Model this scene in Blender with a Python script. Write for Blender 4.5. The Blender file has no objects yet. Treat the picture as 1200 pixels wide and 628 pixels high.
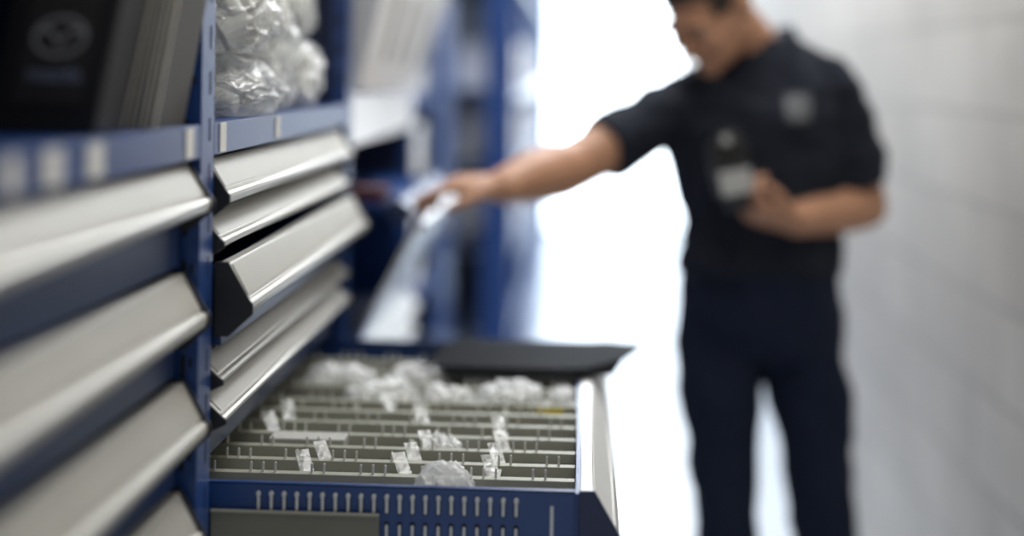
import bpy, bmesh, math, random
from mathutils import Vector, Matrix, noise
from mathutils.bvhtree import BVHTree
R = math.radians
scene = bpy.context.scene
COL = scene.collection
random.seed(4)

# ------------------------------------------------------------------ materials
def pm(name, col, rough=.5, metal=0., var=0., vscale=20., bump=0., bscale=200., spec=.5, emis=0., coat=0.):
    m = bpy.data.materials.new(name); m.use_nodes = True
    nt = m.node_tree; b = nt.nodes['Principled BSDF']
    c = (col[0], col[1], col[2], 1)
    b.inputs['Base Color'].default_value = c
    b.inputs['Roughness'].default_value = rough
    b.inputs['Metallic'].default_value = metal
    b.inputs['Specular IOR Level'].default_value = spec
    b.inputs['Coat Weight'].default_value = coat
    if emis:
        b.inputs['Emission Color'].default_value = c
        b.inputs['Emission Strength'].default_value = emis
    tc = nt.nodes.new('ShaderNodeTexCoord')
    if var:
        n = nt.nodes.new('ShaderNodeTexNoise'); n.inputs['Scale'].default_value = vscale
        n.inputs['Detail'].default_value = 4
        nt.links.new(tc.outputs['Object'], n.inputs['Vector'])
        mx = nt.nodes.new('ShaderNodeMix'); mx.data_type = 'RGBA'
        mx.inputs[6].default_value = tuple(max(0, v*(1-var)) for v in col)+(1,)
        mx.inputs[7].default_value = tuple(min(1, v*(1+var)) for v in col)+(1,)
        nt.links.new(n.outputs['Fac'], mx.inputs[0])
        nt.links.new(mx.outputs[2], b.inputs['Base Color'])
    if bump:
        n2 = nt.nodes.new('ShaderNodeTexNoise'); n2.inputs['Scale'].default_value = bscale
        nt.links.new(tc.outputs['Object'], n2.inputs['Vector'])
        bp = nt.nodes.new('ShaderNodeBump'); bp.inputs['Strength'].default_value = bump
        bp.inputs['Distance'].default_value = .004
        nt.links.new(n2.outputs['Fac'], bp.inputs['Height'])
        nt.links.new(bp.outputs['Normal'], b.inputs['Normal'])
    return m

BLUE = pm('blue_paint', (.017, .058, .215), .30, 0, .15, 6, .05, 500)
DBLUE = pm('shaded_blue_paint', (.012, .038, .135), .32, 0, .15, 6, .05, 500)  # blue darkened for the shade on closed drawer bodies
FBLUE = pm('glow_washed_blue', (.13, .21, .42), .35, 0, .12, 6)  # blue lightened with the doorway's glow, put into the far frames' colour
FBACK = pm('glow_washed_back', (.46, .54, .68), .5, 0, .08, 6)  # far panels' pale tone paints in the same washed-out glow
NAVY = pm('shaded_inner_blue', (.008, .018, .06), .5, 0, .1, 8)  # interior panels coloured dark so the shelf recesses read as shaded
SILV = pm('aluminium', (.57, .56, .52), .32, .35, .06, 12)
STRIP = pm('label_insert', (.41, .40, .36), .40, .05, .10, 7, 0, 1, .45)
WHSTRIP = pm('glare_white_insert', (.93, .96, .99), .20, .8, .03, 9)  # insert whitened so bright reflections are in its colour
PALE = pm('pale_label_insert', (.82, .83, .82), .40, 0, .04, 9)
WHMET = pm('glare_white_metal', (.94, .96, .98), .26, .05, .02, 9)  # shelf edges and rails whitened to paint in the door's reflection
CAP = pm('black_plastic', (.012, .014, .02), .45, 0, .1, 30)
NCAP = pm('navy_plastic', (.011, .024, .085), .4, 0, .1, 30)
OLIVE = pm('olive_grey_steel', (.33, .335, .275), .45, .1, .10, 14)
OLIVED = pm('olive_grey_plate', (.20, .205, .165), .45, .1, .10, 14)
PINW = pm('slot_edge', (.66, .70, .74), .4, .1, .05, 50)
PIND = pm('divider_slot', (.80, .80, .76), .4, .1, .05, 50)
DARK = pm('dark_hole', (.004, .006, .015), .7, 0, .1, 50)
PAPER = pm('paper_label', (.80, .79, .75), .6, 0, .05, 40)
BLACKG = pm('black_folder_plastic', (.004, .005, .007), .60, 0, .1, 12, 0, 40, .03)
GLASSB = pm('dark_screen', (.010, .011, .014), .15, 0, .1, 12)
BLACKM = pm('black_matte', (.010, .010, .012), .55, 0, .15, 12)
GREYP = pm('dark_grey_card', (.030, .028, .028), .5, 0, .1, 15)
LGREY = pm('light_grey', (.42, .43, .43), .5, 0, .08, 30)
FOLD = pm('folder_grey', (.07, .066, .058), .6, 0, .12, 30)
FOLDW = pm('folder_pale', (.72, .69, .61), .6, 0, .1, 30)
CARTN = pm('carton_grey', (.44, .44, .41), .6, 0, .1, 30)
WHITE = pm('white_card', (.95, .97, .99), .32, 0, .02, 10)
PBLUE = pm('pale_blue_bin', (.52, .62, .82), .35, 0, .08, 10)
EMBL = pm('emblem_grey', (.40, .405, .41), .4, .1, .05, 40)
LETT = pm('emblem_lettering', (.20, .24, .33), .45, 0, .05, 40)
RED = pm('red_card', (.07, .010, .012), .6, 0, .1, 20)
YEL = pm('yellow_card', (.75, .60, .06), .5, 0, .05, 20)
SKIN = pm('skin', (.53, .275, .165), .5, 0, .10, 25, .06, 300)
HAIR = pm('hair_dark', (.030, .020, .015), .6, 0, .3, 120, .6, 400)
SHIRT = pm('polo_cloth', (.0165, .0205, .032), .85, 0, .2, 60, .3, 900, .2)
TROU = pm('trouser_cloth', (.012, .018, .038), .85, 0, .2, 60, .3, 900, .2)
SHOE = pm('shoe_leather', (.012, .011, .011), .4, 0, .2, 40)
BADGE = pm('badge_grey', (.085, .09, .10), .6, 0, .1, 60)
BADGL = pm('badge_thread', (.30, .31, .33), .6, 0, .1, 60)
EYEW = pm('eye_white', (.42, .38, .35), .35, 0, .03, 60)
IRIS = pm('iris', (.05, .03, .02), .2, 0, .1, 60)
PARTS = pm('part_contents', (.62, .62, .60), .5, 0, .4, 25)
PARTW = pm('pale_contents', (.80, .80, .77), .6, 0, .15, 40)
CEIL = pm('ceiling_paint', (.75, .75, .75), .7, 0, .05, 3)
LWALL = pm('left_wall_paint', (.55, .57, .60), .7, 0, .06, 3)
FLOORM = pm('floor_epoxy', (.60, .66, .74), .36, 0, .06, 2, .03, 60, .6)
FRAME = pm('door_frame', (.55, .58, .62), .4, .3, .05, 5)
GLOW = pm('daylight_glazing', (.84, .93, 1.0), .3, 0, 0, 1, 0, 1, .5, 6.0)

def brickmat():
    m = bpy.data.materials.new('painted_block'); m.use_nodes = True
    nt = m.node_tree; b = nt.nodes['Principled BSDF']
    tc = nt.nodes.new('ShaderNodeTexCoord'); sx = nt.nodes.new('ShaderNodeSeparateXYZ')
    cx = nt.nodes.new('ShaderNodeCombineXYZ'); br = nt.nodes.new('ShaderNodeTexBrick')
    nt.links.new(tc.outputs['Object'], sx.inputs[0])
    nt.links.new(sx.outputs['Y'], cx.inputs['X']); nt.links.new(sx.outputs['Z'], cx.inputs['Y'])
    nt.links.new(cx.outputs[0], br.inputs['Vector'])
    br.inputs['Scale'].default_value = 1.0
    br.inputs['Brick Width'].default_value = .40; br.inputs['Row Height'].default_value = .20
    br.inputs['Mortar Size'].default_value = .008; br.inputs['Mortar Smooth'].default_value = .3
    br.inputs['Color1'].default_value = (.545, .50, .43, 1); br.inputs['Color2'].default_value = (.625, .58, .505, 1)
    br.inputs['Mortar'].default_value = (.46, .425, .365, 1)
    mo = nt.nodes.new('ShaderNodeTexNoise'); mo.inputs['Scale'].default_value = 2.2; mo.inputs['Detail'].default_value = 5
    nt.links.new(tc.outputs['Object'], mo.inputs['Vector'])
    mr = nt.nodes.new('ShaderNodeMapRange'); mr.inputs['From Min'].default_value = .3; mr.inputs['From Max'].default_value = .7
    mr.inputs['To Min'].default_value = .80; mr.inputs['To Max'].default_value = 1.05
    nt.links.new(mo.outputs['Fac'], mr.inputs['Value'])
    mu = nt.nodes.new('ShaderNodeVectorMath'); mu.operation = 'SCALE'
    nt.links.new(br.outputs['Color'], mu.inputs[0]); nt.links.new(mr.outputs[0], mu.inputs['Scale'])
    nt.links.new(mu.outputs[0], b.inputs['Base Color'])
    n = nt.nodes.new('ShaderNodeTexNoise'); n.inputs['Scale'].default_value = 90
    nt.links.new(tc.outputs['Object'], n.inputs['Vector'])
    ad = nt.nodes.new('ShaderNodeMath'); ad.operation = 'MULTIPLY_ADD'
    ad.inputs[1].default_value = -.4
    nt.links.new(br.outputs['Fac'], ad.inputs[0])
    ml = nt.nodes.new('ShaderNodeMath'); ml.operation = 'MULTIPLY'; ml.inputs[1].default_value = .2
    nt.links.new(n.outputs['Fac'], ml.inputs[0]); nt.links.new(ml.outputs[0], ad.inputs[2])
    bp = nt.nodes.new('ShaderNodeBump'); bp.inputs['Strength'].default_value = .2; bp.inputs['Distance'].default_value = .003
    nt.links.new(ad.outputs[0], bp.inputs['Height']); nt.links.new(bp.outputs['Normal'], b.inputs['Normal'])
    b.inputs['Roughness'].default_value = .5
    return m
BLOCK = brickmat()

def bagmat(name, cloud, shine, vs=24, rough=.28, bumpd=.006):
    # thin film: see-through, a little milky, with crinkle facets that catch the light
    m = bpy.data.materials.new(name); m.use_nodes = True
    nt = m.node_tree; out = nt.nodes['Material Output']; nt.nodes.remove(nt.nodes['Principled BSDF'])
    tr = nt.nodes.new('ShaderNodeBsdfTransparent'); tr.inputs[0].default_value = (.98, .99, .99, 1)
    df = nt.nodes.new('ShaderNodeBsdfDiffuse'); df.inputs[0].default_value = (.95, .96, .96, 1)
    tl = nt.nodes.new('ShaderNodeBsdfTranslucent'); tl.inputs[0].default_value = (.95, .96, .96, 1)
    dm = nt.nodes.new('ShaderNodeMixShader'); dm.inputs[0].default_value = .4
    nt.links.new(df.outputs[0], dm.inputs[1]); nt.links.new(tl.outputs[0], dm.inputs[2])
    gl = nt.nodes.new('ShaderNodeBsdfGlossy'); gl.inputs['Roughness'].default_value = rough; gl.inputs[0].default_value = (1, 1, 1, 1)
    tc = nt.nodes.new('ShaderNodeTexCoord'); n = nt.nodes.new('ShaderNodeTexNoise')
    n.inputs['Scale'].default_value = 14; n.inputs['Detail'].default_value = 3
    nt.links.new(tc.outputs['Object'], n.inputs['Vector'])
    sc = nt.nodes.new('ShaderNodeVectorMath'); sc.operation = 'MULTIPLY_ADD'; sc.inputs[1].default_value = (.07, .07, .07)
    nt.links.new(n.outputs['Color'], sc.inputs[0]); nt.links.new(tc.outputs['Object'], sc.inputs[2])
    vo = nt.nodes.new('ShaderNodeTexVoronoi'); vo.inputs['Scale'].default_value = vs
    nt.links.new(sc.outputs[0], vo.inputs['Vector'])
    v2 = nt.nodes.new('ShaderNodeTexVoronoi'); v2.inputs['Scale'].default_value = vs*2.3
    nt.links.new(sc.outputs[0], v2.inputs['Vector'])
    hs = nt.nodes.new('ShaderNodeMath'); hs.operation = 'MULTIPLY_ADD'; hs.inputs[1].default_value = .4
    nt.links.new(v2.outputs['Distance'], hs.inputs[0]); nt.links.new(vo.outputs['Distance'], hs.inputs[2])
    bp = nt.nodes.new('ShaderNodeBump'); bp.inputs['Strength'].default_value = .7; bp.inputs['Distance'].default_value = bumpd
    nt.links.new(hs.outputs[0], bp.inputs['Height'])
    nt.links.new(bp.outputs['Normal'], gl.inputs['Normal'])
    lw = nt.nodes.new('ShaderNodeLayerWeight'); lw.inputs['Blend'].default_value = .5
    nt.links.new(bp.outputs['Normal'], lw.inputs['Normal'])
    pw = nt.nodes.new('ShaderNodeMath'); pw.operation = 'POWER'; pw.inputs[1].default_value = 1.8
    nt.links.new(lw.outputs['Facing'], pw.inputs[0])
    ad = nt.nodes.new('ShaderNodeMath'); ad.operation = 'MULTIPLY_ADD'; ad.inputs[1].default_value = shine; ad.inputs[2].default_value = .06; ad.use_clamp = True
    nt.links.new(pw.outputs[0], ad.inputs[0])
    # the film looks milkier where it is seen edge-on
    mk = nt.nodes.new('ShaderNodeMath'); mk.operation = 'MULTIPLY_ADD'; mk.inputs[1].default_value = .45; mk.inputs[2].default_value = cloud; mk.use_clamp = True
    nt.links.new(pw.outputs[0], mk.inputs[0])
    m1 = nt.nodes.new('ShaderNodeMixShader'); nt.links.new(mk.outputs[0], m1.inputs[0])
    nt.links.new(tr.outputs[0], m1.inputs[1]); nt.links.new(dm.outputs[0], m1.inputs[2])
    m2 = nt.nodes.new('ShaderNodeMixShader')
    nt.links.new(ad.outputs[0], m2.inputs[0]); nt.links.new(m1.outputs[0], m2.inputs[1]); nt.links.new(gl.outputs[0], m2.inputs[2])
    nt.links.new(m2.outputs[0], out.inputs['Surface'])
    return m
BAG = bagmat('clear_polythene', .18, .22, 18, .20)
BAGW = bagmat('cloudy_polythene', .50, .18, 26)
FILM = bagmat('clear_clip_plastic', .16, .05)

# ------------------------------------------------------------------ builders
class MB:
    def __init__(s): s.bm = bmesh.new(); s.mats = []
    def mi(s, m):
        if m not in s.mats: s.mats.append(m)
        return s.mats.index(m)
    def box(s, x0, x1, y0, y1, z0, z1, m, M=None):
        vs = [s.bm.verts.new((x, y, z)) for x in (x0, x1) for y in (y0, y1) for z in (z0, z1)]
        if M is not None:
            for v in vs: v.co = M @ v.co
        i = s.mi(m)
        for q in ((0,1,3,2), (4,6,7,5), (0,4,5,1), (2,3,7,6), (0,2,6,4), (1,5,7,3)):
            f = s.bm.faces.new([vs[k] for k in q]); f.material_index = i
        return s
    def prism(s, poly, axis, t0, t1, m, M=None):
        def P(a, b, t):
            v = Vector((a, t, b)) if axis == 'y' else (Vector((t, a, b)) if axis == 'x' else Vector((a, b, t)))
            return M @ v if M is not None else v
        A = [s.bm.verts.new(P(a, b, t0)) for a, b in poly]; B = [s.bm.verts.new(P(a, b, t1)) for a, b in poly]
        i = s.mi(m); n = len(poly)
        fs = [s.bm.faces.new(A), s.bm.faces.new(B[::-1])]
        for k in range(n): fs.append(s.bm.faces.new((A[k], B[k], B[(k+1) % n], A[(k+1) % n])))
        for f in fs: f.material_index = i
        return s
    def capsule(s, cx, z0, z1, w, y0, y1, m, axis='y'):
        r = w/2; pts = []
        for k in range(7): a = math.pi*k/6; pts.append((cx+r*math.cos(a), z1-r+r*math.sin(a)))
        for k in range(7): a = math.pi+math.pi*k/6; pts.append((cx+r*math.cos(a), z0+r+r*math.sin(a)))
        return s.prism(pts, axis, y0, y1, m)
    def build(s, name, parent=None, loc=(0,0,0), rot=(0,0,0), smooth=False, bevel=0):
        bmesh.ops.recalc_face_normals(s.bm, faces=s.bm.faces)
        me = bpy.data.meshes.new(name); s.bm.to_mesh(me); s.bm.free()
        for m in s.mats: me.materials.append(m)
        if smooth:
            for p in me.polygons: p.use_smooth = True
        o = bpy.data.objects.new(name, me); COL.objects.link(o)
        o.parent = parent; o.location = loc; o.rotation_euler = rot
        if bevel:
            md = o.modifiers.new('bevel', 'BEVEL'); md.width = bevel; md.segments = 2; md.limit_method = 'ANGLE'
        return o
def tag(o, label=None, cat=None, group=None, kind=None):
    if label: o['label'] = label
    if cat: o['category'] = cat
    if group: o['group'] = group
    if kind: o['kind'] = kind
    return o
def empty(name, loc, rz=0):
    o = bpy.data.objects.new(name, None); COL.objects.link(o); o.location = loc; o.rotation_euler = (0,0,rz)
    o.empty_display_size = .05
    return o

def loft(bm, rings):
    prev = None; n = len(rings[0])
    for r in rings:
        vs = [bm.verts.new(p) for p in r]
        if prev:
            for k in range(n): bm.faces.new((prev[k], prev[(k+1) % n], vs[(k+1) % n], vs[k]))
        else:
            c = bm.verts.new(sum((Vector(p) for p in r), Vector())/n)
            for k in range(n): bm.faces.new((c, vs[(k+1) % n], vs[k]))
        prev = vs
    c = bm.verts.new(sum((v.co for v in prev), Vector())/n)
    for k in range(n): bm.faces.new((c, prev[k], prev[(k+1) % n]))
def limb(bm, pts, rads, n=18, ref=None, cap=(True, True)):
    pts = [Vector(p) for p in pts]
    rads = [(r, r) if not isinstance(r, (tuple, list)) else r for r in rads]
    T = []
    for i in range(len(pts)):
        a = pts[max(0, i-1)]; b = pts[min(len(pts)-1, i+1)]; T.append((b-a).normalized())
    u = Vector(ref) if ref is not None else (Vector((0,0,1)) if abs(T[0].z) < .8 else Vector((0,1,0)))
    rings = []
    def ring(c, t, a, b, u):
        u = (u - t*u.dot(t)).normalized(); v = t.cross(u)
        return [c+u*a*math.cos(2*math.pi*k/n)+v*b*math.sin(2*math.pi*k/n) for k in range(n)], u
    if cap[0]:
        for q in (80, 55, 28):
            d = min(rads[0]); s = math.cos(R(q))
            r, u = ring(pts[0]-T[0]*d*math.sin(R(q)), T[0], rads[0][0]*s, rads[0][1]*s, u); rings.append(r)
    for p, t, (a, b) in zip(pts, T, rads):
        r, u = ring(p, t, a, b, u); rings.append(r)
    if cap[1]:
        for q in (28, 55, 80):
            d = min(rads[-1]); s = math.cos(R(q))
            r, u = ring(pts[-1]+T[-1]*d*math.sin(R(q)), T[-1], rads[-1][0]*s, rads[-1][1]*s, u); rings.append(r)
    loft(bm, rings)
def ell(bm, c, r, M=None, seg=20):
    g = bmesh.ops.create_uvsphere(bm, u_segments=seg, v_segments=seg//2+2, radius=1)
    for v in g['verts']:
        v.co = Vector((v.co.x*r[0], v.co.y*r[1], v.co.z*r[2]))+Vector(c)
        if M is not None: v.co = M @ v.co
def torso(bm, secs, n=32, e=2.4):
    rings = []
    for sc in secs:
        cx, cy, z, rx, ry = sc[:5]; kk = sc[5] if len(sc) > 5 else 0
        r = []
        for k in range(n):
            a = 2*math.pi*k/n; c, s = math.cos(a), math.sin(a)
            dx = rx*math.copysign(abs(c)**(2/e), c)
            r.append(Vector((cx+dx, cy+ry*math.copysign(abs(s)**(2/e), s), z+kk*dx)))
        rings.append(r)
    loft(bm, rings)
def voxel(bm, name, mat, parent, off, size, iters=4, wrinkle=0, wscale=9):
    bmesh.ops.recalc_face_normals(bm, faces=bm.faces)
    me = bpy.data.meshes.new(name); bm.to_mesh(me); bm.free()
    t = bpy.data.objects.new('tmp', me); COL.objects.link(t)
    m = t.modifiers.new('r', 'REMESH'); m.mode = 'VOXEL'; m.voxel_size = size
    s = t.modifiers.new('s', 'SMOOTH'); s.factor = .5; s.iterations = iters
    dg = bpy.context.evaluated_depsgraph_get(); dg.update()
    res = bpy.data.meshes.new_from_object(t.evaluated_get(dg), depsgraph=dg)
    bpy.data.objects.remove(t); bpy.data.meshes.remove(me)
    if wrinkle:
        nr = [v.normal.copy() for v in res.vertices]
        for v, nn in zip(res.vertices, nr):
            p = v.co*wscale
            v.co = v.co + nn*wrinkle*(noise.noise(Vector((p.x*1.6, p.y*1.6, p.z)))+.5*noise.noise(p*2.3)+1.2*(.3-abs(noise.noise(Vector((p.x+p.z*.6, p.y, p.z*1.1-p.x*.5))))))
    for v in res.vertices: v.co = v.co-off
    res.materials.clear(); res.materials.append(mat)
    for p in res.polygons: p.use_smooth = True; p.material_index = 0
    res.name = name
    o = bpy.data.objects.new(name, res); COL.objects.link(o); o.parent = parent
    return o

# ------------------------------------------------------------------ the setting
XW = .87; YE = 13.0
def struct(name, mb, **k):
    o = mb.build(name, **k); o['kind'] = 'structure'; return o
struct('floor', MB().box(-1.1, XW+.1, -1.5, YE+.1, -.1, 0, FLOORM))
struct('wall_right', MB().box(XW, XW+.12, -1.5, YE, 0, 3.2, BLOCK))
struct('wall_left', MB().box(-1.12, -1.0, -1.5, YE, 0, 3.2, LWALL))
struct('ceiling', MB().box(-1.12, XW+.12, -1.5, YE+.1, 3.2, 3.3, CEIL))
w = MB()
w.box(-1.0, -.36, YE, YE+.12, 0, 3.2, LWALL); w.box(-.36, XW, YE, YE+.12, 2.9, 3.2, LWALL)
struct('wall_back', w)
d = MB()
for x in (-.36, .22, XW-.05): d.box(x, x+.05, YE-.02, YE+.06, 0, 2.9, FRAME)
d.box(-.31, XW-.05, YE-.02, YE+.06, 2.84, 2.9, FRAME); d.box(-.31, XW-.05, YE-.02, YE+.06, 0, .06, FRAME)
d1 = struct('door_1', d)
MB().box(-.31, .22, YE+.01, YE+.03, .06, 2.84, GLOW).build('glass_pane', d1)
MB().box(.27, XW-.05, YE+.01, YE+.03, .06, 2.84, GLOW).build('glass_pane', d1)

# ------------------------------------------------------------------ shelving units and drawers
UL = 1.02; ZS = 1.411; NOSE = .03
# a sloping label face, a small groove, then a rolled lip with a finger recess below
PROF = [(-.012, 0), (.001, 0), (.0235, -.041), (.0225, -.0435), (.0275, -.0445), (.0305, -.048), (.0310, -.053), (.0295, -.059), (.0255, -.063), (.021, -.062), (.010, -.052), (-.012, -.052)]
CAPP = [(-.014, .003), (.003, .003), (.030, -.043), (NOSE+.004, -.048), (NOSE+.004, -.060), (.004, -.088), (-.014, -.088)]
def sprof(h): 
    k = h/.066
    return [(x, z*k) for x, z in PROF], [(x, z*k) for x, z in CAPP]
def strip_poly(P):
    a, c = Vector(P[1]), Vector(P[2]); t = (c-a).normalized(); nn = Vector((-t.y, t.x))
    if nn.x < 0: nn = -nn
    q = [a+t*.003, a+t*.003+nn*.0012, c-t*.002+nn*.0012, c-t*.002]
    return [(v.x, v.y) for v in q]
def drawer(root, zt, pull, pitch=.127, h=.066, tray=.0, hm=SILV, sm=STRIP, cap=CAP, y0=.068, y1=1.012, strip=True):
    P, C = sprof(h)
    b = MB()
    b.box(-.022, -.006, y0+.006, y1-.006, -pitch+.008, -.004, DBLUE)
    if tray:
        zb = -pitch+.014
        b.box(-tray, -.022, y0+.010, y0+.013, zb, -.004, BLUE); b.box(-tray, -.022, y1-.013, y1-.010, zb, -.004, BLUE)
        b.box(-tray, -.022, y0+.013, y1-.013, zb, zb+.003, BLUE); b.box(-tray, -tray+.003, y0+.013, y1-.013, zb+.003, -.004, BLUE)
    d = b.build('drawer', root, (pull, 0, zt), bevel=.001)
    MB().prism(P, 'y', y0+.004, y1-.004, hm).build('handle_rail', d, bevel=.0006)
    if strip: MB().prism(strip_poly(P), 'y', y0+.02, y1-.02, sm).build('label_strip', d)
    for ya in (y0, y1-.004):
        MB().prism(C, 'y', ya, ya+.004, cap).build('end_cap', d, bevel=.0008)
    return d

def unit(X0, Y0, label, zlow, beam=BLUE, shelf_z=(ZS,), far_upright=False, hb0=.039, stickers=(), open_side=False, back=True, door=False, pb=BLUE, inner=NAVY):
    r = empty('shelving_unit', (X0, Y0, 0)); tag(r, label, 'shelving unit', 'blue storage shelving along the left of the aisle')
    def upright(ya, x0=-.030, wd=.030):
        b = MB()
        b.box(x0+.030-wd, x0+.030, ya, ya+.058, 0, 2.25, pb)
        for k in range(28):
            z = .62+k*.055
            b.capsule(x0+.012, z, z+.028, .006, ya-.0006, ya+.001, DARK)
            b.capsule(x0+.021, z+.012, z+.024, .004, ya-.0006, ya+.001, DARK)
        for k in range(28):
            z = .62+k*.055
            b.box(x0+.029, x0+.0306, ya+.036, ya+.041, z, z+.028, NAVY)
        b.build('upright', r, bevel=.0015)
    upright(0, wd=.10 if open_side else .030)
    if open_side: upright(0, -.50)
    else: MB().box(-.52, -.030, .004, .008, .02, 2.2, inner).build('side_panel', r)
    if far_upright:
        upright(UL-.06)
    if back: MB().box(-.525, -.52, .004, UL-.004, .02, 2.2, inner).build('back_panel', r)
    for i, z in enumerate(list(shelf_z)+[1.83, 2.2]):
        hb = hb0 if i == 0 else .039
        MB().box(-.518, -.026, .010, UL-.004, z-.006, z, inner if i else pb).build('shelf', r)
        bb = MB(); bb.prism([(-.024, 0), (0, 0), (.0, -hb), (-.004, -hb), (-.004, -.004), (-.024, -.004)], 'y', .060, UL-.004, beam if i == 0 else pb)
        bo = bb.build('shelf_beam', r, (0, 0, z), bevel=.001)
        if i == 0:
            for ys, wd, dz0, dz1 in stickers:
                MB().box(-.001, .0012, ys, ys+wd, dz0, dz1, PAPER).build('label_sticker', bo)
    if door:
        do = MB().box(.001, .016, .50, 1.00, .32, 2.15, BLUE).build('door', r, bevel=.002)
        MB().box(.016, .034, .53, .545, 1.0, 1.16, SILV).build('handle', do, bevel=.003)
    if zlow: MB().box(-.02, -.008, .062, UL-.004, 0, zlow, pb).build('lower_panel', r)
    return r

XF = -.446; CL = -.016
# nearest unit
u0 = unit(XF, .62, 'nearest blue shelving unit with the black emblem box on its shelf', .73,
          stickers=((.455, .028, -.034, -.004), (.535, .040, -.035, -.003), (.640, .040, -.035, -.003), (.955, .03, -.036, -.002)))
for z, p in ((1.366, -.014), (1.239, -.017), (1.112, -.015), (.985, -.018), (.858, -.016)):
    drawer(u0, z, p, h=.058 if z > 1.3 else .066)
# unit with the open drawer
u1 = unit(XF, 1.64, 'blue shelving unit holding clear bags above and a wide open divided drawer', .73,
          stickers=((.085, .028, -.037, -.001), (.40, .026, -.034, -.004)))
drawer(u1, 1.366, -.016, pitch=.066, h=.058)
drawer(u1, 1.297, -.022, pitch=.055, h=.042)
drawer(u1, 1.239, .014, pitch=.108, tray=.4)
drawer(u1, 1.122, -.021, pitch=.045, h=.033)
drawer(u1, 1.076, -.017, pitch=.098, h=.035)
drawer(u1, .848, -.016)
# unit the man reaches into
u2 = unit(XF, 2.66, 'shelving unit with a white shelf edge and a sloping white flap below the man\'s hand', .73, beam=WHMET, shelf_z=(1.428,), hb0=.10)
drawer(u2, 1.224, .090, pitch=.032, h=.030, tray=.40, hm=DBLUE, sm=DBLUE, cap=NCAP, y1=.80)
b = MB(); b.prism([(.126, 1.188), (.138, 1.186), (.006, .925), (-.006, .927)], 'y', .072, .84, WHSTRIP)
fl = b.build('sloping_flap', u2, bevel=.002); fl['label'] = 'bright white sloping flap front'
MB().prism([(.138, 1.186), (.144, 1.180), (.132, 1.158), (.128, 1.164)], 'y', .072, .84, WHMET).build('flap_lip', fl, bevel=.001)
b = MB(); b.box(-.35, -.008, .075, .078, .92, 1.180, BLUE); b.box(-.35, -.008, .835, .838, .92, 1.180, BLUE); b.box(-.35, -.008, .078, .835, .92, .923, NAVY); b.build('bin_body', u2)
drawer(u2, .912, -.010, pitch=.063, h=.058, hm=WHMET, sm=WHSTRIP, cap=WHMET)
drawer(u2, .850, -.016, pitch=.12, h=.058, hm=WHMET, sm=WHSTRIP, cap=WHMET)
# far units
SZ = (1.411, 1.15, .88, .60)
u3 = unit(XF, 3.68, 'blue shelving unit with one plain door, just beyond the man', .3, shelf_z=SZ, far_upright=True, door=True)
def carton(x, Y, z, sx, sy, sz, m, label):
    r = empty('storage_box', (x, Y, z)); tag(r, label, 'box', 'boxes on the far shelves')
    MB().box(-sx/2, sx/2, -sy/2, sy/2, .0005, sz, m).build('box_body', r, bevel=.003)
    MB().box(-sx/2-.003, sx/2+.003, -sy/2-.003, sy/2+.003, sz-.025, sz+.002, m).build('lid', r, bevel=.002)
    MB().box(sx/2, sx/2+.0015, -sy*.25, sy*.25, sz*.25, sz*.6, PAPER).build('box_label', r)
LV = {1.411: 'on the upper shelf', 1.15: 'on the second shelf', .88: 'on the third shelf'}
for z in (1.411, 1.15, .88):
    carton(XF-.15, 3.92, z, .28, .22, .17, WHITE, f'white storage box {LV[z]} of the unit past the man')
FAR = (('deeper blue shelving unit standing out beyond the man\'s outstretched hand', 'first'), ('second deeper blue shelving unit along the far row', 'second'),
       ('third deeper blue shelving unit along the far row', 'third'), ('fourth deeper blue shelving unit along the far row', 'fourth'),
       ('fifth deeper blue shelving unit along the far row', 'fifth'), ('farthest blue shelving unit, nearest the bright doorway', 'sixth'))
for k, (lab, ordn) in enumerate(FAR):
    u = unit(-.235, 4.80+k*UL, lab, .3, shelf_z=SZ, far_upright=(k == 5), beam=WHMET if k else BLUE, open_side=k < 2, back=k > 1, pb=FBLUE if k > 1 else BLUE, inner=FBACK if k > 1 else NAVY)  # frame, beam and box colours lighten along the row to paint the glow
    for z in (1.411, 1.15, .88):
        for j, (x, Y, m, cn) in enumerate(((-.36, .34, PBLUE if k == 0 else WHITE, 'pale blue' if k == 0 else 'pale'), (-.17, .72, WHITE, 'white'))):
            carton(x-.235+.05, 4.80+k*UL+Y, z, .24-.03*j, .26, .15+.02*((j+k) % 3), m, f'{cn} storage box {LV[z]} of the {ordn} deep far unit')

# ---- the open drawer
P, C = sprof(.074); P = [(x*1.12, z) for x, z in P]; C = [(x*1.12, z) for x, z in C]
ZT = .973
PULL = .462; y0, y1 = .068, 1.012
ya, yb = y0+.007, y1-.007
b = MB()
TD = .61; ZB = -.078
b.box(-.020, -.004, ya, yb, -.105, -.002, BLUE)
b.box(-TD, -.020, ya, ya+.002, -.105, 0, BLUE)
b.box(-TD, -.020, ya, ya+.010, -.002, 0, BLUE)
b.box(-TD, -.020, yb-.002, yb, -.105, 0, BLUE)
b.box(-TD, -.020, yb-.010, yb, -.002, 0, BLUE)
b.box(-TD, -.020, ya+.002, yb-.002, ZB-.003, ZB, NAVY)
b.box(-TD, -TD+.003, ya+.002, yb-.002, ZB, -.002, BLUE)
for k in range(21):
    x = -.405+k*.0157
    b.capsule(x, -.034, -.008, .0066, ya-.0005, ya+.0004, DARK)
    b.capsule(x, -.032, -.012, .0036, ya-.0030, ya+.0004, PINW)
    b.capsule(x, -.016, -.009, .0054, ya-.0036, ya+.0004, PINW)
    b.capsule(x, -.066, -.042, .0062, ya-.0005, ya+.0004, DARK)
    b.capsule(x, -.064, -.046, .0034, ya-.0025, ya+.0004, PINW)
b.box(-.050, -.046, ya-.0008, ya+.0004, -.06, -.018, PINW)
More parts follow.
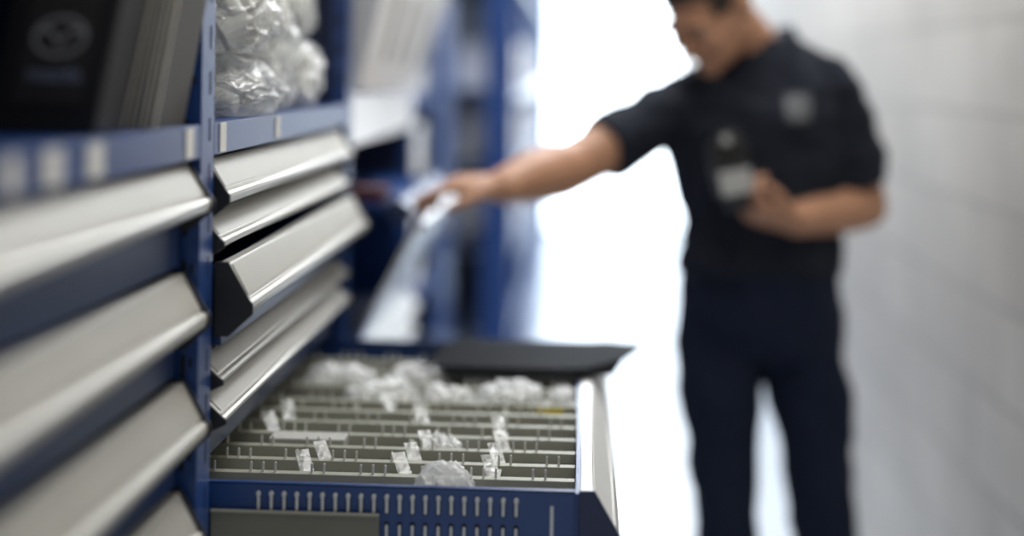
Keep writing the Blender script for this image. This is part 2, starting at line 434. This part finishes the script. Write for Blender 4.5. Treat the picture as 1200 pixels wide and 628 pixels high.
od = b.build('drawer', u1, (PULL, 0, ZT), bevel=.0006); od['label'] = 'wide open blue drawer split by grey dividers'
MB().prism(P, 'y', y0+.004, y1-.004, SILV).build('handle_rail', od, bevel=.0006)
MB().prism(strip_poly(P), 'y', y0+.02, y1-.02, PALE).build('label_strip', od)
for yy in (y0, y1-.004): MB().prism(C, 'y', yy, yy+.004, NCAP).build('end_cap', od, bevel=.0008)
# plate hung outside
b = MB(); b.box(-.462, -.256, ya-.009, ya-.006, -.150, -.032, OLIVED); b.box(-.462, -.256, ya-.012, ya-.006, -.034, -.031, OLIVE)
o = b.build('hanging_plate', od, bevel=.0007); o['label'] = 'olive grey plate hung against the near side of the drawer'
# long dividers
DY = [1.795, 1.858, 1.924, 1.992, 2.060, 2.128, 2.195, 2.300, 2.405, 2.50]
for i, Y in enumerate(DY):
    y = Y-1.64; b = MB()
    b.box(-TD+.004, -.021, y, y+.0016, ZB, -.012, OLIVE)
    b.prism([(y-.003, -.024), (y+.000, -.011), (y+.011, -.010), (y+.011, -.014), (y+.0016, -.016)], 'x', -TD+.004, -.021, OLIVE)
    for k in range(33):
        x = -.545+k*.0157
        b.capsule(x, -.040, -.025, .0036, y-.0007, y, PIND)
        if (k*7+i*3) % 9 < 5: b.capsule(x, -.012, .002, .0030, y+.0050, y+.0070, PIND)
    b.build('divider', od, bevel=.0006)
# cross dividers with clips
XD = {0: (-.24, -.12), 1: (-.245, -.125), 2: (-.25, -.128), 3: (-.13,), 4: (-.26, -.13), 5: (-.36, -.25, -.13), 7: (-.21,), 8: (-.31,)}
for i, xs in XD.items():
    for x in xs:
        b = MB(); b.box(x, x+.0014, DY[i]-1.64+.012, DY[i+1]-1.64-.004, ZB, -.016, OLIVE)
        b.box(x-.002, x+.0034, DY[i]-1.64+.012, DY[i+1]-1.64-.004, -.017, -.014, OLIVE)
        b.build('cross_divider', od)
for x, Y, rz in ((-.372, 1.830, 25), (-.356, 1.875, 32), (-.245, 1.83, 26), (-.236, 1.880, 24), (-.225, 1.945, 24), (-.126, 1.890, 18), (-.130, 1.83, 20), (-.123, 1.955, 18), (-.46, 2.030, 30), (-.45, 2.10, 25), (-.310, 2.165, 30), (-.25, 2.095, 25), (-.13, 2.03, 20)):
    M = Matrix.Translation((x, Y-1.64, -.004)) @ Matrix.Rotation(R(rz), 4, 'Z') @ Matrix.Rotation(R(-55), 4, 'X')
    b = MB(); b.box(-.009, .009, -.0003, .0003, -.018, .019, FILM, M); b.box(-.009, .009, -.002, .0006, -.018, -.014, FILM, M)
    b.box(-.004, .004, .0003, .0005, .008, .012, PAPER, M)
    b.build('label_clip', od)

# ------------------------------------------------------------------ bags
def bag(name, loc, size, label, cat, group, mat, seed, contents=True, rz=0, neck=True, cmat=PARTS, fill=.2, kz=1.0):
    r = empty(name, loc, rz); tag(r, label, cat, group)
    bm = bmesh.new(); bmesh.ops.create_icosphere(bm, subdivisions=6, radius=1)
    sd = Vector((seed*7.3, seed*3.1, seed*1.7))
    def ridge(p): return 1-min(1, abs(noise.noise(p))*2.2)
    for v in bm.verts:
        n = v.co.normalized()
        w_ = n+.35*Vector((noise.noise(n*2+sd), noise.noise(n*2-sd), noise.noise(n*2+sd*2)))
        k = .92+kz*(.18*noise.noise(n*1.5+sd)+.14*(ridge(w_*1.6+sd)**3-.25)+.06*(ridge(w_*3.4-sd)**3-.25))
        e = 2.7; q = (abs(n.x)**e+abs(n.y)**e+abs(n.z)**e)**(-1/e)
        p = Vector((n.x*k*q*size[0]/2, n.y*k*q*size[1]/2, n.z*k*q*size[2]/2))
        if neck and n.z > .80: g_ = n.z-.80; p.z += g_*size[2]*1.3; p.x *= 1-g_*2.2; p.y *= 1-g_*2.2
        lim = -size[2]*.40
        if p.z < lim: p.z = lim+(p.z-lim)*.04
        v.co = p
    zmin = min(v.co.z for v in bm.verts)
    for v in bm.verts: v.co.z -= zmin
    zmax = max(v.co.z for v in bm.verts)
    m = MB(); m.bm.free(); m.bm = bm; m.mi(mat); m.build('film', r, smooth=True)
    if contents:
        b2 = bmesh.new(); rr = random.Random(seed)
        for k in range(22):
            s = min(size)*rr.uniform(.12, fill)
            M = Matrix.Translation((rr.uniform(-.28, .28)*size[0], rr.uniform(-.28, .28)*size[1], zmax*rr.uniform(.22, .70))) @ Matrix.Rotation(rr.uniform(0, 3), 4, 'X') @ Matrix.Rotation(rr.uniform(0, 3), 4, 'Y')
            g = bmesh.ops.create_cone(b2, cap_ends=True, segments=20, radius1=s, radius2=s*.75, depth=s*1.8)
            for v in g['verts']: v.co = M @ v.co
        m = MB(); m.bm.free(); m.bm = b2; m.mi(cmat); m.build('contents', r, bevel=.002)
    return loc[2]+zmax
G = 'clear parts bags on the upper shelf'
h1 = bag('plastic_bag', (-.520, 1.985, ZS), (.18, .24, .095), 'clear crinkled bag of grey parts, lower one of the front stack beside the upright', 'plastic bag', G, BAG, 1, neck=False)
bag('plastic_bag', (-.522, 1.99, h1-.002), (.18, .25, .13), 'clear crinkled bag of grey parts, lying on top of the front bag', 'plastic bag', G, BAG, 2, neck=False)
bag('plastic_bag', (-.530, 2.205, ZS), (.16, .17, .20), 'tall clear bag of pale parts, standing in the middle of the bag row', 'plastic bag', G, BAG, 3, cmat=PARTW)
h2 = bag('plastic_bag', (-.53, 2.42, ZS), (.16, .20, .13), 'clear bag at the far end of the bag row, pale parts inside', 'plastic bag', G, BAG, 5, cmat=PARTW, neck=False)
bag('plastic_bag', (-.54, 2.41, h2-.002), (.16, .18, .11), 'smaller clear bag resting on top of the farthest bag', 'plastic bag', G, BAG, 6, neck=True, cmat=PARTW)
G = 'white plastic packets in the open drawer'
ZD = ZT+ZB
for i, (x, Y, sx, sy, sz, lab) in enumerate((
    (-.402, 2.352, .118, .088, .100, 'white crinkled packet in the far left corner of the open drawer'),
    (-.315, 2.246, .125, .092, .098, 'white crinkled packet second from the left in the open drawer'),
    (-.208, 2.246, .085, .088, .092, 'cloudy packet between the two larger white packets in the drawer'),
    (-.108, 2.246, .110, .092, .100, 'rounded white packet in front of the black folder in the drawer'),
    (-.028, 2.246, .052, .088, .092, 'white packet against the front of the open drawer'),
    (-.270, 2.352, .112, .088, .100, 'white packet in the row behind, beside the black folder'))):
    bag('plastic_packet', (x, Y, ZD+.001), (sx, sy, sz), lab, 'plastic packet', G, BAGW, 20+i, neck=False, cmat=PARTW, fill=.17, kz=1.3)
bag('plastic_packet', (-.190, 1.960, ZD+.001), (.06, .052, .090), 'small clear crumpled packet in the middle of the open drawer', 'plastic packet', G, BAGW, 31, neck=False, cmat=PARTW, fill=.15)
bag('plastic_packet', (-.166, 1.756, ZD+.001), (.078, .058, .108), 'white crumpled packet in the nearest compartment of the open drawer', 'plastic packet', G, BAGW, 37, neck=False, cmat=PARTW, fill=.15, kz=.8)

# long pale box, yellow tag
tag(MB().box(-.05, .05, -.018, .018, 0, .072, CARTN).box(-.052, .052, -.020, .020, .060, .0735, CARTN).build('small_carton', None, (-.375, 1.960, ZD), bevel=.001), 'long pale grey carton at the left of the open drawer', 'carton')
tag(MB().box(-.020, .020, -.0012, .0012, 0, .073, YEL).box(-.012, .012, -.0016, -.0010, .02, .05, PAPER).build('yellow_tag', None, (-.045, 2.155, ZD), (0, 0, .15), bevel=.0003), 'small yellow card slip among the dividers of the open drawer', 'card')
# black folder lying on the drawer
def sheet(name, parent, W, D, zf, mat, th, tip):
    bm = bmesh.new(); nx, ny = 34, 14; g = {}
    for i in range(nx+1):
        for j in range(ny+1):
            u, v = i/nx, j/ny
            x = -W/2+W*u; y = -D/2+D*v
            if u > .8: y *= 1-(u-.8)*tip; y += (u-.8)*.25*D
            g[i, j] = bm.verts.new((x+.04*(v-.5), y, zf(u, v)))
    for i in range(nx):
        for j in range(ny): bm.faces.new((g[i, j], g[i+1, j], g[i+1, j+1], g[i, j+1]))
    m = MB(); m.bm.free(); m.bm = bm; m.mi(mat)
    o = m.build(name, parent, smooth=True); s = o.modifiers.new('s', 'SOLIDIFY'); s.thickness = th; s.offset = 1
    return o
fr = empty('black_folder', (-.095, 2.462, ZT+.004)); tag(fr, 'black plastic folder lying across the far end of the open drawer', 'folder')
sheet('lower_cover', fr, .34, .27, lambda u, v: .001+.006*max(0, u-.6)+.008*max(0, .2-u)*2, BLACKG, .001, .6)
sheet('upper_cover', fr, .345, .235, lambda u, v: .005+.022*max(0, u-.70)+.004*v, BLACKG, .001, 2.6).location = (.018, .012, .001)

# ------------------------------------------------------------------ things on the near shelf
def emblem(mb, m, s, plane, asp=.80):        # ring with a winged vee inside
    n = 48
    def quad(p):
        f = mb.bm.faces.new([mb.bm.verts.new(plane(a*s, b_*s)) for a, b_ in p]); f.material_index = mb.mi(m)
    ia = asp-.13
    for k in range(n):
        a0, a1 = 2*math.pi*k/n, 2*math.pi*(k+1)/n
        quad([(math.cos(a0), asp*math.sin(a0)), (math.cos(a1), asp*math.sin(a1)), (.87*math.cos(a1), ia*math.sin(a1)), (.87*math.cos(a0), ia*math.sin(a0))])
    half = [(0, -.24, .11), (.14, -.10, .105), (.28, .12, .095), (.42, .24, .085), (.58, .27, .075), (.76, .20, .065), (.92, .06, .055)]
    for sg in (-1, 1):
        for (xa, ya_, wa), (xb, yb_, wb) in zip(half, half[1:]):
            quad([(sg*xa, ya_-wa), (sg*xb, yb_-wb), (sg*xb, yb_+wb), (sg*xa, ya_+wa)])
def text(body, size, mat, parent, loc, rot):
    cu = bpy.data.curves.new('lettering', 'FONT'); cu.body = body; cu.size = size; cu.align_x = 'CENTER'; cu.extrude = .0003; cu.offset = .0003
    t = bpy.data.objects.new('tmp', cu); COL.objects.link(t)
    dg = bpy.context.evaluated_depsgraph_get(); dg.update()
    me = bpy.data.meshes.new_from_object(t.evaluated_get(dg), depsgraph=dg); bpy.data.objects.remove(t)
    me.materials.clear(); me.materials.append(mat)
    o = bpy.data.objects.new('lettering', me); COL.objects.link(o); o.parent = parent; o.location = loc; o.rotation_euler = rot
    return o
bx = empty('emblem_box', (-.522, 1.36, ZS+.0005)); tag(bx, 'black tilted box with a grey winged oval emblem, on the nearest shelf', 'box')
SH = .20
b = MB(); b.prism([(-.064, 0), (.046, 0), (.046+.25*SH, .25), (-.064+.25*SH, .25)], 'y', 0, .085, BLACKM); b.build('carton', bx, bevel=.003)
b = MB(); b.prism([(-.036, .030), (.032, .030), (.032+.19*SH, .22), (-.036+.19*SH, .22)], 'y', -.002, 0, GREYP); b.build('front_panel', bx, bevel=.0006)
b = MB(); emblem(b, EMBL, .027, lambda a, c: Vector((.013+a+c*SH, -.0028, .095+c)), .74); b.build('emblem', bx)
text('mazda', .021, LETT, bx, (.007, -.0026, .052), (R(90), 0, 0))
for k in range(13):
    h = .225-.006*(k % 3)
    f = MB().box(-.0011, .0011, .001, .11, 0, h, FOLD).box(-.0018, .0018, -.001, .001, 0, h, FOLDW if k % 4 != 1 else CARTN)
    o = f.build('document_folder', None, (-.541+.0068*k, 1.500+.002*(k % 3), ZS+.0005), (0, R(14.0-.35*k), 0), bevel=.0003)
    tag(o, 'thin document folder with a pale edge leaning in the row beside the emblem box', 'folder', 'leaning document folders on the nearest shelf')

# leaning white files on the third unit's shelf
for k, (Y, lean, lab) in enumerate(((2.78, 14, 'white file nearest the bags on the shelf above the white edge'), (2.97, 16, 'second white file along the shelf above the white edge'),
                           (3.16, 18, 'third white file along the shelf above the white edge'), (3.38, 20, 'farthest white file on the shelf above the white edge'))):
    r = empty('file_box', (-.490, Y, 1.4285)); r.rotation_euler = (0, 0, R(-14)); tag(r, lab, 'file', 'white files on the third shelf')
    M = Matrix.Translation((.0, 0, .003)) @ Matrix.Rotation(R(lean), 4, 'Y')
    b = MB(); b.prism([(-.03, .0), (.05, .0), (.05, .26), (-.03, .30)], 'y', 0, .125, WHITE, Matrix.Translation((0, 0, .016)) @ M); b.build('file_body', r, bevel=.002)
    b = MB(); b.box(.0505, .0512, .085, .105, .06, .20, LGREY, Matrix.Translation((0, 0, .016)) @ M); b.build('spine_label', r)
r = empty('red_box', (-.430, 2.85, 1.192)); tag(r, 'small dark red box inside the shallow drawer below the man\'s hand', 'box')
MB().box(-.035, .035, -.05, .05, 0.017, .045, RED).build('box_body', r, bevel=.002); MB().box(-.036, .036, -.051, .051, .034, .049, RED).build('lid', r, bevel=.002)

# ------------------------------------------------------------------ the man
OFF = Vector((.385, 3.10, 0)); man = empty('person', OFF)
tag(man, 'person in a dark polo shirt and trousers reaching into the shelving while holding a scanner', 'person')
def legs(bm, g, lo):
    limb(bm, [(.300, 3.11, .96), (.298, 3.10, .87), (.298, 3.08, .77), (.314, 3.045, .53), (.318, 3.09, .33), (.320, 3.135, lo)], [.092+g, .084+g, .077+g, .056+g, .053+g*1.2, .040+g*1.4], cap=(True, False))
    limb(bm, [(.470, 3.11, .96), (.482, 3.115, .87), (.496, 3.115, .77), (.530, 3.11, .53), (.545, 3.14, .33), (.560, 3.155, lo)], [.094+g, .086+g, .080+g, .061+g, .057+g*1.2, .042+g*1.4], cap=(True, False))
SR = (.200, 3.09, 1.405); ER = (-.020, 2.935, 1.284); WR = (-.165, 2.775, 1.250)
SL = (.540, 3.11, 1.440); EL = (.612, 3.125, 1.195); WL = (.430, 2.945, 1.180)
def trunk(bm, g, z0=None):
    S = [(.385, 3.11, .88, .12, .085), (.386, 3.11, .94, .166, .115), (.386, 3.105, 1.01, .161, .112), (.386, 3.10, 1.08, .152, .105), (.382, 3.10, 1.17, .156, .108, .03),
         (.372, 3.10, 1.27, .171, .116, .08), (.364, 3.105, 1.37, .185, .118, .13), (.366, 3.11, 1.44, .172, .098, .18), (.374, 3.112, 1.49, .130, .078, .24), (.380, 3.115, 1.525, .080, .066, .25)]
    if z0: S = [s for s in S if s[2] >= z0]
    torso(bm, [(s[0], s[1], s[2], s[3]+g, s[4]+g, s[5] if len(s) > 5 else 0) for s in S])
    limb(bm, [(.395, 3.115, 1.515), (.455, 3.113, 1.492), (.510, 3.11, 1.462), SL], [.045+g, .048+g, .052+g, .054+g])
    limb(bm, [(.350, 3.11, 1.485), (.290, 3.105, 1.452), (.240, 3.10, 1.425), SR], [.045+g, .048+g, .052+g, .055+g])
def mid(a, b_, t): return tuple(a[i]+(b_[i]-a[i])*t for i in range(3))
def hand(bm, w, d, n, right, curls, thumb_out=.55, L=1.0):
    w, d, n = Vector(w), Vector(d).normalized(), Vector(n); n = (n-d*n.dot(d)).normalized()
    s = d.cross(n) if right else n.cross(d)
    limb(bm, [w-d*.02, w+d*.012, w+d*.045, w+d*.078, w+d*.090], [(.036, .030), (.038, .026), (.045, .023), (.046, .019), (.043, .0145)], ref=s, n=20)
    for off, ln, c in zip((.035, .0116, -.0116, -.034), (.080, .089, .084, .066), curls):
        p = w+d*.084+s*off; pts = [p-d*.012, p]; ang = 0
        for k, f in enumerate((.46, .30, .24)):
            ang += R(c)*(1, 1.1, .7)[k]
            pts.append(pts[-1]+(d*math.cos(ang)+n*math.sin(ang)+s*off*1.5*(1 if k == 0 else .2)).normalized()*ln*f*L)
        limb(bm, pts, [.0105, .0109, .0099, .0090, .0075], n=12)
    p = w+d*.022+s*.026; dr = (d*.72+s*thumb_out+n*.30).normalized()
    p1 = p+dr*.040; p2 = p1+(dr*.85+d*.35+n*.15).normalized()*.032; p3 = p2+(d*.8+n*.35+s*.1).normalized()*.024
    limb(bm, [p-dr*.01, p, p1, p2, p3], [.015, .0160, .0126, .0110, .0082], n=12)
bm = bmesh.new()
trunk(bm, -.006); legs(bm, -.006, .09)
limb(bm, [mid(SR, ER, -.02), mid(SR, ER, .2), mid(SR, ER, .6), ER], [.050, .055, .055, .054])
limb(bm, [ER, mid(ER, WR, .22), mid(ER, WR, .6), mid(ER, WR, .97)], [.054, .059, .052, (.042, .034)], ref=(0, 1, 0))
limb(bm, [mid(SL, EL, .05), mid(SL, EL, .3), mid(SL, EL, .7), EL], [.050, .054, .053, .049])
limb(bm, [EL, mid(EL, WL, .22), mid(EL, WL, .6), mid(EL, WL, .97)], [.049, .051, .044, (.035, .031)])
hand(bm, WR, (-1, -.15, .05), (-.10, .1, -1), True, (12, 20, 28, 34), .55, 1.05)
hand(bm, WL, (-.85, -.40, .20), (-.25, .30, .90), False, (48, 50, 52, 55), .5)
for (x, y) in ((.320, 3.10), (.560, 3.12)): limb(bm, [(x, y+.05, .06), (x, y-.06, .045), (x, y-.15, .03)], [(.035, .045), (.042, .035), (.035, .02)], ref=(1, 0, 0))
# neck and head
HM = Matrix.Translation((.309, 3.052, 1.573)) @ Matrix.Rotation(R(-44), 4, 'Z') @ Matrix.Rotation(R(43), 4, 'X') @ Matrix.Scale(1.07, 4) @ Matrix.Translation((0, -.02, -.035))
limb(bm, [(.382, 3.118, 1.48), (.362, 3.10, 1.54), tuple(HM @ Vector((0, .028, .075)))], [.062, .058, .057])
for c, r in (((0, .014, .150), (.076, .096, .092)), ((0, -.030, .100), (.064, .066, .085)), ((0, -.040, .055), (.054, .052, .058)), ((0, -.078, .022), (.024, .018, .020)),
             ((0, -.084, .138), (.050, .018, .013)), ((.034, -.070, .088), (.026, .024, .022)), ((-.034, -.070, .088), (.026, .024, .022)),
             ((0, -.101, .105), (.010, .014, .026)), ((0, -.110, .088), (.015, .017, .012)), ((.012, -.100, .084), (.009, .010, .008)), ((-.012, -.100, .084), (.009, .010, .008)),
             ((0, -.088, .052), (.021, .008, .0055)), ((0, -.087, .042), (.019, .009, .006)),
             ((.031, -.080, .126), (.017, .012, .006)), ((-.031, -.080, .126), (.017, .012, .006)),
             ((.077, .012, .108), (.009, .020, .032)), ((-.077, .012, .108), (.009, .020, .032)), ((.044, .0, .055), (.018, .035, .03)), ((-.044, .0, .055), (.018, .035, .03))):
    ell(bm, c, r, HM)
voxel(bm, 'body', SKIN, man, OFF, .0042, 3)
# hair
bm = bmesh.new(); bmesh.ops.create_icosphere(bm, subdivisions=5, radius=1)
dl = []
for v in bm.verts:
    n = v.co.normalized(); p = Vector((n.x*.0815, .017+n.y*.1015, .150+n.z*.099))
    line = .176 if p.y < -.055 else (.120 if p.y < -.018 else (.132 if p.y < .032 else .052))
    if p.z < line: dl.append(v)
    v.co = HM @ (p+n*.003*noise.noise(n*18))-OFF
bmesh.ops.delete(bm, geom=dl, context='VERTS')
m = MB(); m.bm.free(); m.bm = bm; m.mi(HAIR); o = m.build('hair', man, smooth=True); s = o.modifiers.new('s', 'SOLIDIFY'); s.thickness = .006; s.offset = -1
for sg in (-1, 1):
    bm = bmesh.new(); ell(bm, (sg*.031, -.0815, .117), (.0125, .0105, .0060), HM); 
    for v in bm.verts: v.co -= OFF
    m = MB(); m.bm.free(); m.bm = bm; m.mi(EYEW); e = m.build('eye', man, smooth=True)
    bm = bmesh.new(); ell(bm, (sg*.031, -.0915, .116), (.0055, .002, .0048), HM)
    for v in bm.verts: v.co -= OFF
    m = MB(); m.bm.free(); m.bm = bm; m.mi(IRIS); m.build('iris', e, smooth=True)
    bm = bmesh.new(); ell(bm, (sg*.032, -.100, .141), (.022, .004, .0042), HM)
    for v in bm.verts: v.co -= OFF
    m = MB(); m.bm.free(); m.bm = bm; m.mi(HAIR); m.build('eyebrow', man, smooth=True)
# shirt
bm = bmesh.new(); trunk(bm, .010, 1.06)
torso(bm, [(.386, 3.105, 1.050, .174, .124), (.386, 3.103, 1.075, .177, .128), (.386, 3.10, 1.11, .170, .122), (.382, 3.10, 1.17, .165, .117)])
limb(bm, [mid(SR, ER, -.05), mid(SR, ER, .15), mid(SR, ER, .45), mid(SR, ER, .72)], [.062, .070, .070, .072], cap=(True, False))
limb(bm, [mid(SL, EL, .0), mid(SL, EL, .2), mid(SL, EL, .5), mid(SL, EL, .80)], [.062, .068, .069, .070], cap=(True, False))
limb(bm, [(.384, 3.118, 1.505), (.376, 3.113, 1.535), (.371, 3.110, 1.560)], [.082, .073, .071], cap=(False, False))
shirt = voxel(bm, 'polo_shirt', SHIRT, man, OFF, .0055, 3, .012, 9)
# collar: a folded band around the neck, open at the front
b = MB(); N = 28; i_ = b.mi(SHIRT); cv = []
for k in range(N+1):
    a = R(-90)+R(22)+(2*math.pi-R(44))*k/N
    c_ = Vector((.374, 3.111, 1.566)); u_ = Vector((math.cos(a), math.sin(a)*.95, .22*math.cos(a)))
    dip = -.030*max(0, -math.sin(a))**2
    cv.append([b.bm.verts.new(c_+u_*.070+Vector((0, 0, dip))-OFF), b.bm.verts.new(c_+u_*.076+Vector((0, 0, dip+.004))-OFF), b.bm.verts.new(c_+u_*.094+Vector((0, 0, dip-.036))-OFF)])
for k in range(N):
    for q in (0, 1): b.bm.faces.new((cv[k][q], cv[k+1][q], cv[k+1][q+1], cv[k][q+1])).material_index = i_
o = b.build('collar', man, smooth=True); s = o.modifiers.new('s', 'SOLIDIFY'); s.thickness = .003
bm = bmesh.new(); torso(bm, [(.385, 3.11, .868, .09, .085), (.385, 3.11, .895, .15, .108), (.386, 3.11, .95, .178, .126), (.386, 3.105, 1.01, .171, .121), (.386, 3.10, 1.068, .161, .113)]); legs(bm, .008, .06)
voxel(bm, 'trousers', TROU, man, OFF, .0060, 3, .012, 8)
for (x, y) in ((.320, 3.10), (.560, 3.12)):
    bm = bmesh.new(); limb(bm, [(x, y+.07, .055), (x, y, .06), (x, y-.09, .045), (x, y-.17, .030)], [(.040, .052), (.045, .055), (.048, .042), (.036, .026)], ref=(1, 0, 0))
    for v in bm.verts: v.co.z = max(v.co.z, .001)
    voxel(bm, 'shoe', SHOE, man, OFF, .006, 3)
# chest emblem, laid onto the cloth
dgm = shirt.data
bv = BVHTree.FromPolygons([v.co.copy() for v in dgm.vertices], [tuple(p.vertices) for p in dgm.polygons])
def onshirt(x, z, lift):
    h = bv.ray_cast(Vector((x-OFF.x, -.6, z)), Vector((0, 1, 0)))
    return (h[0] if h[0] else Vector((x-OFF.x, -.12, z)))+Vector((0, -lift, 0))
BX, BZ = .445, 1.410
b = MB(); n = 32; ctr = b.bm.verts.new(onshirt(BX, BZ, .003))
def sq(k, r):
    a = 2*math.pi*k/n; c, s = math.cos(a), math.sin(a)
    return BX+r*math.copysign(abs(c)**.45, c), BZ+r*math.copysign(abs(s)**.45, s)
rg = [b.bm.verts.new(onshirt(*sq(k, .029), .003)) for k in range(n)]
for k in range(n): b.bm.faces.new((ctr, rg[k], rg[(k+1) % n])).material_index = b.mi(BADGE)
bo = b.build('badge', man); bo['label'] = 'squarish grey badge on the chest'
b = MB(); emblem(b, BADGL, .024, lambda a_, c_: onshirt(BX+a_, BZ+c_, .005)); b.build('emblem', bo)
for zz in (1.45, 1.41):
    bm = bmesh.new(); p = onshirt(.360, zz, .002); ell(bm, p, (.0055, .002, .0055), None, 12)
    m = MB(); m.bm.free(); m.bm = bm; m.mi(CAP); m.build('button', man, smooth=True)
# scanner in the hand
sc = empty('handheld_scanner', (.315, 2.890, 1.212)); sc.rotation_euler = (R(-14), R(-8), R(20))
tag(sc, 'dark handheld scanner with a pale lower face held in front of the shirt', 'scanner')
b = MB(); b.prism([(-.022, -.01), (.022, -.01), (.026, .015), (.042, .030), (.042, .125), (.034, .138), (-.034, .138), (-.042, .125), (-.042, .030), (-.026, .015)], 'y', -.012, .014, CAP); b.build('casing', sc, bevel=.004)
MB().box(-.036, .036, -.0145, -.0115, .022, .072, LGREY).build('keypad', sc, bevel=.002)
MB().box(-.034, .034, -.0142, -.0118, .080, .122, GLASSB).build('screen', sc, bevel=.001)
b = MB(); b.prism([(-.024, .118), (.024, .118), (.020, .150), (-.020, .150)], 'y', -.030, .018, GREYP); b.build('scan_head', sc, bevel=.004)
MB().box(-.020, -.002, -.031, -.0295, .124, .142, LGREY).build('scan_window', sc)

# ------------------------------------------------------------------ lights and world
def area(name, loc, sx, sy, e, col=(1, 1, 1), rot=(0, 0, 0)):
    l = bpy.data.lights.new(name, 'AREA'); l.shape = 'RECTANGLE'; l.size = sx; l.size_y = sy; l.energy = e; l.color = col
    o = bpy.data.objects.new(name, l); COL.objects.link(o); o.location = loc; o.rotation_euler = rot; return o
area('aisle_fill', (.30, 1.7, 3.12), .7, 2.2, 20, (1, .97, .92))  # added unseen fill for the near aisle, without a fixture
area('middle_fill', (.30, 4.6, 3.12), .9, 3.2, 95, (.96, .98, 1))  # unseen fill put in to brighten the middle shelves and wall
area('far_floor_fill', (.20, 10.0, 3.12), 1.1, 4.4, 190, (.90, .95, 1))  # added overhead light that whitens the far floor; no skylight is modelled
wd = bpy.data.worlds.new('world'); scene.world = wd; wd.use_nodes = True
bg = wd.node_tree.nodes['Background']; bg.inputs[0].default_value = (1, .985, .96, 1); bg.inputs[1].default_value = .60

# ------------------------------------------------------------------ camera
cd = bpy.data.cameras.new('camera'); cam = bpy.data.objects.new('camera', cd); COL.objects.link(cam)
cd.lens = 50; cd.sensor_width = 36; cd.shift_y = -232/1200
cam.matrix_world = Matrix.Translation((0, 0, 1.48)) @ Matrix.Rotation(R(2.92), 4, 'Z') @ Matrix.Rotation(R(90), 4, 'X') @ Matrix.Rotation(R(.8), 4, 'Z')
cd.dof.use_dof = True; cd.dof.focus_distance = 1.84; cd.dof.aperture_fstop = .78
cd.clip_start = .02
scene.camera = cam
scene.view_settings.view_transform = 'Standard'
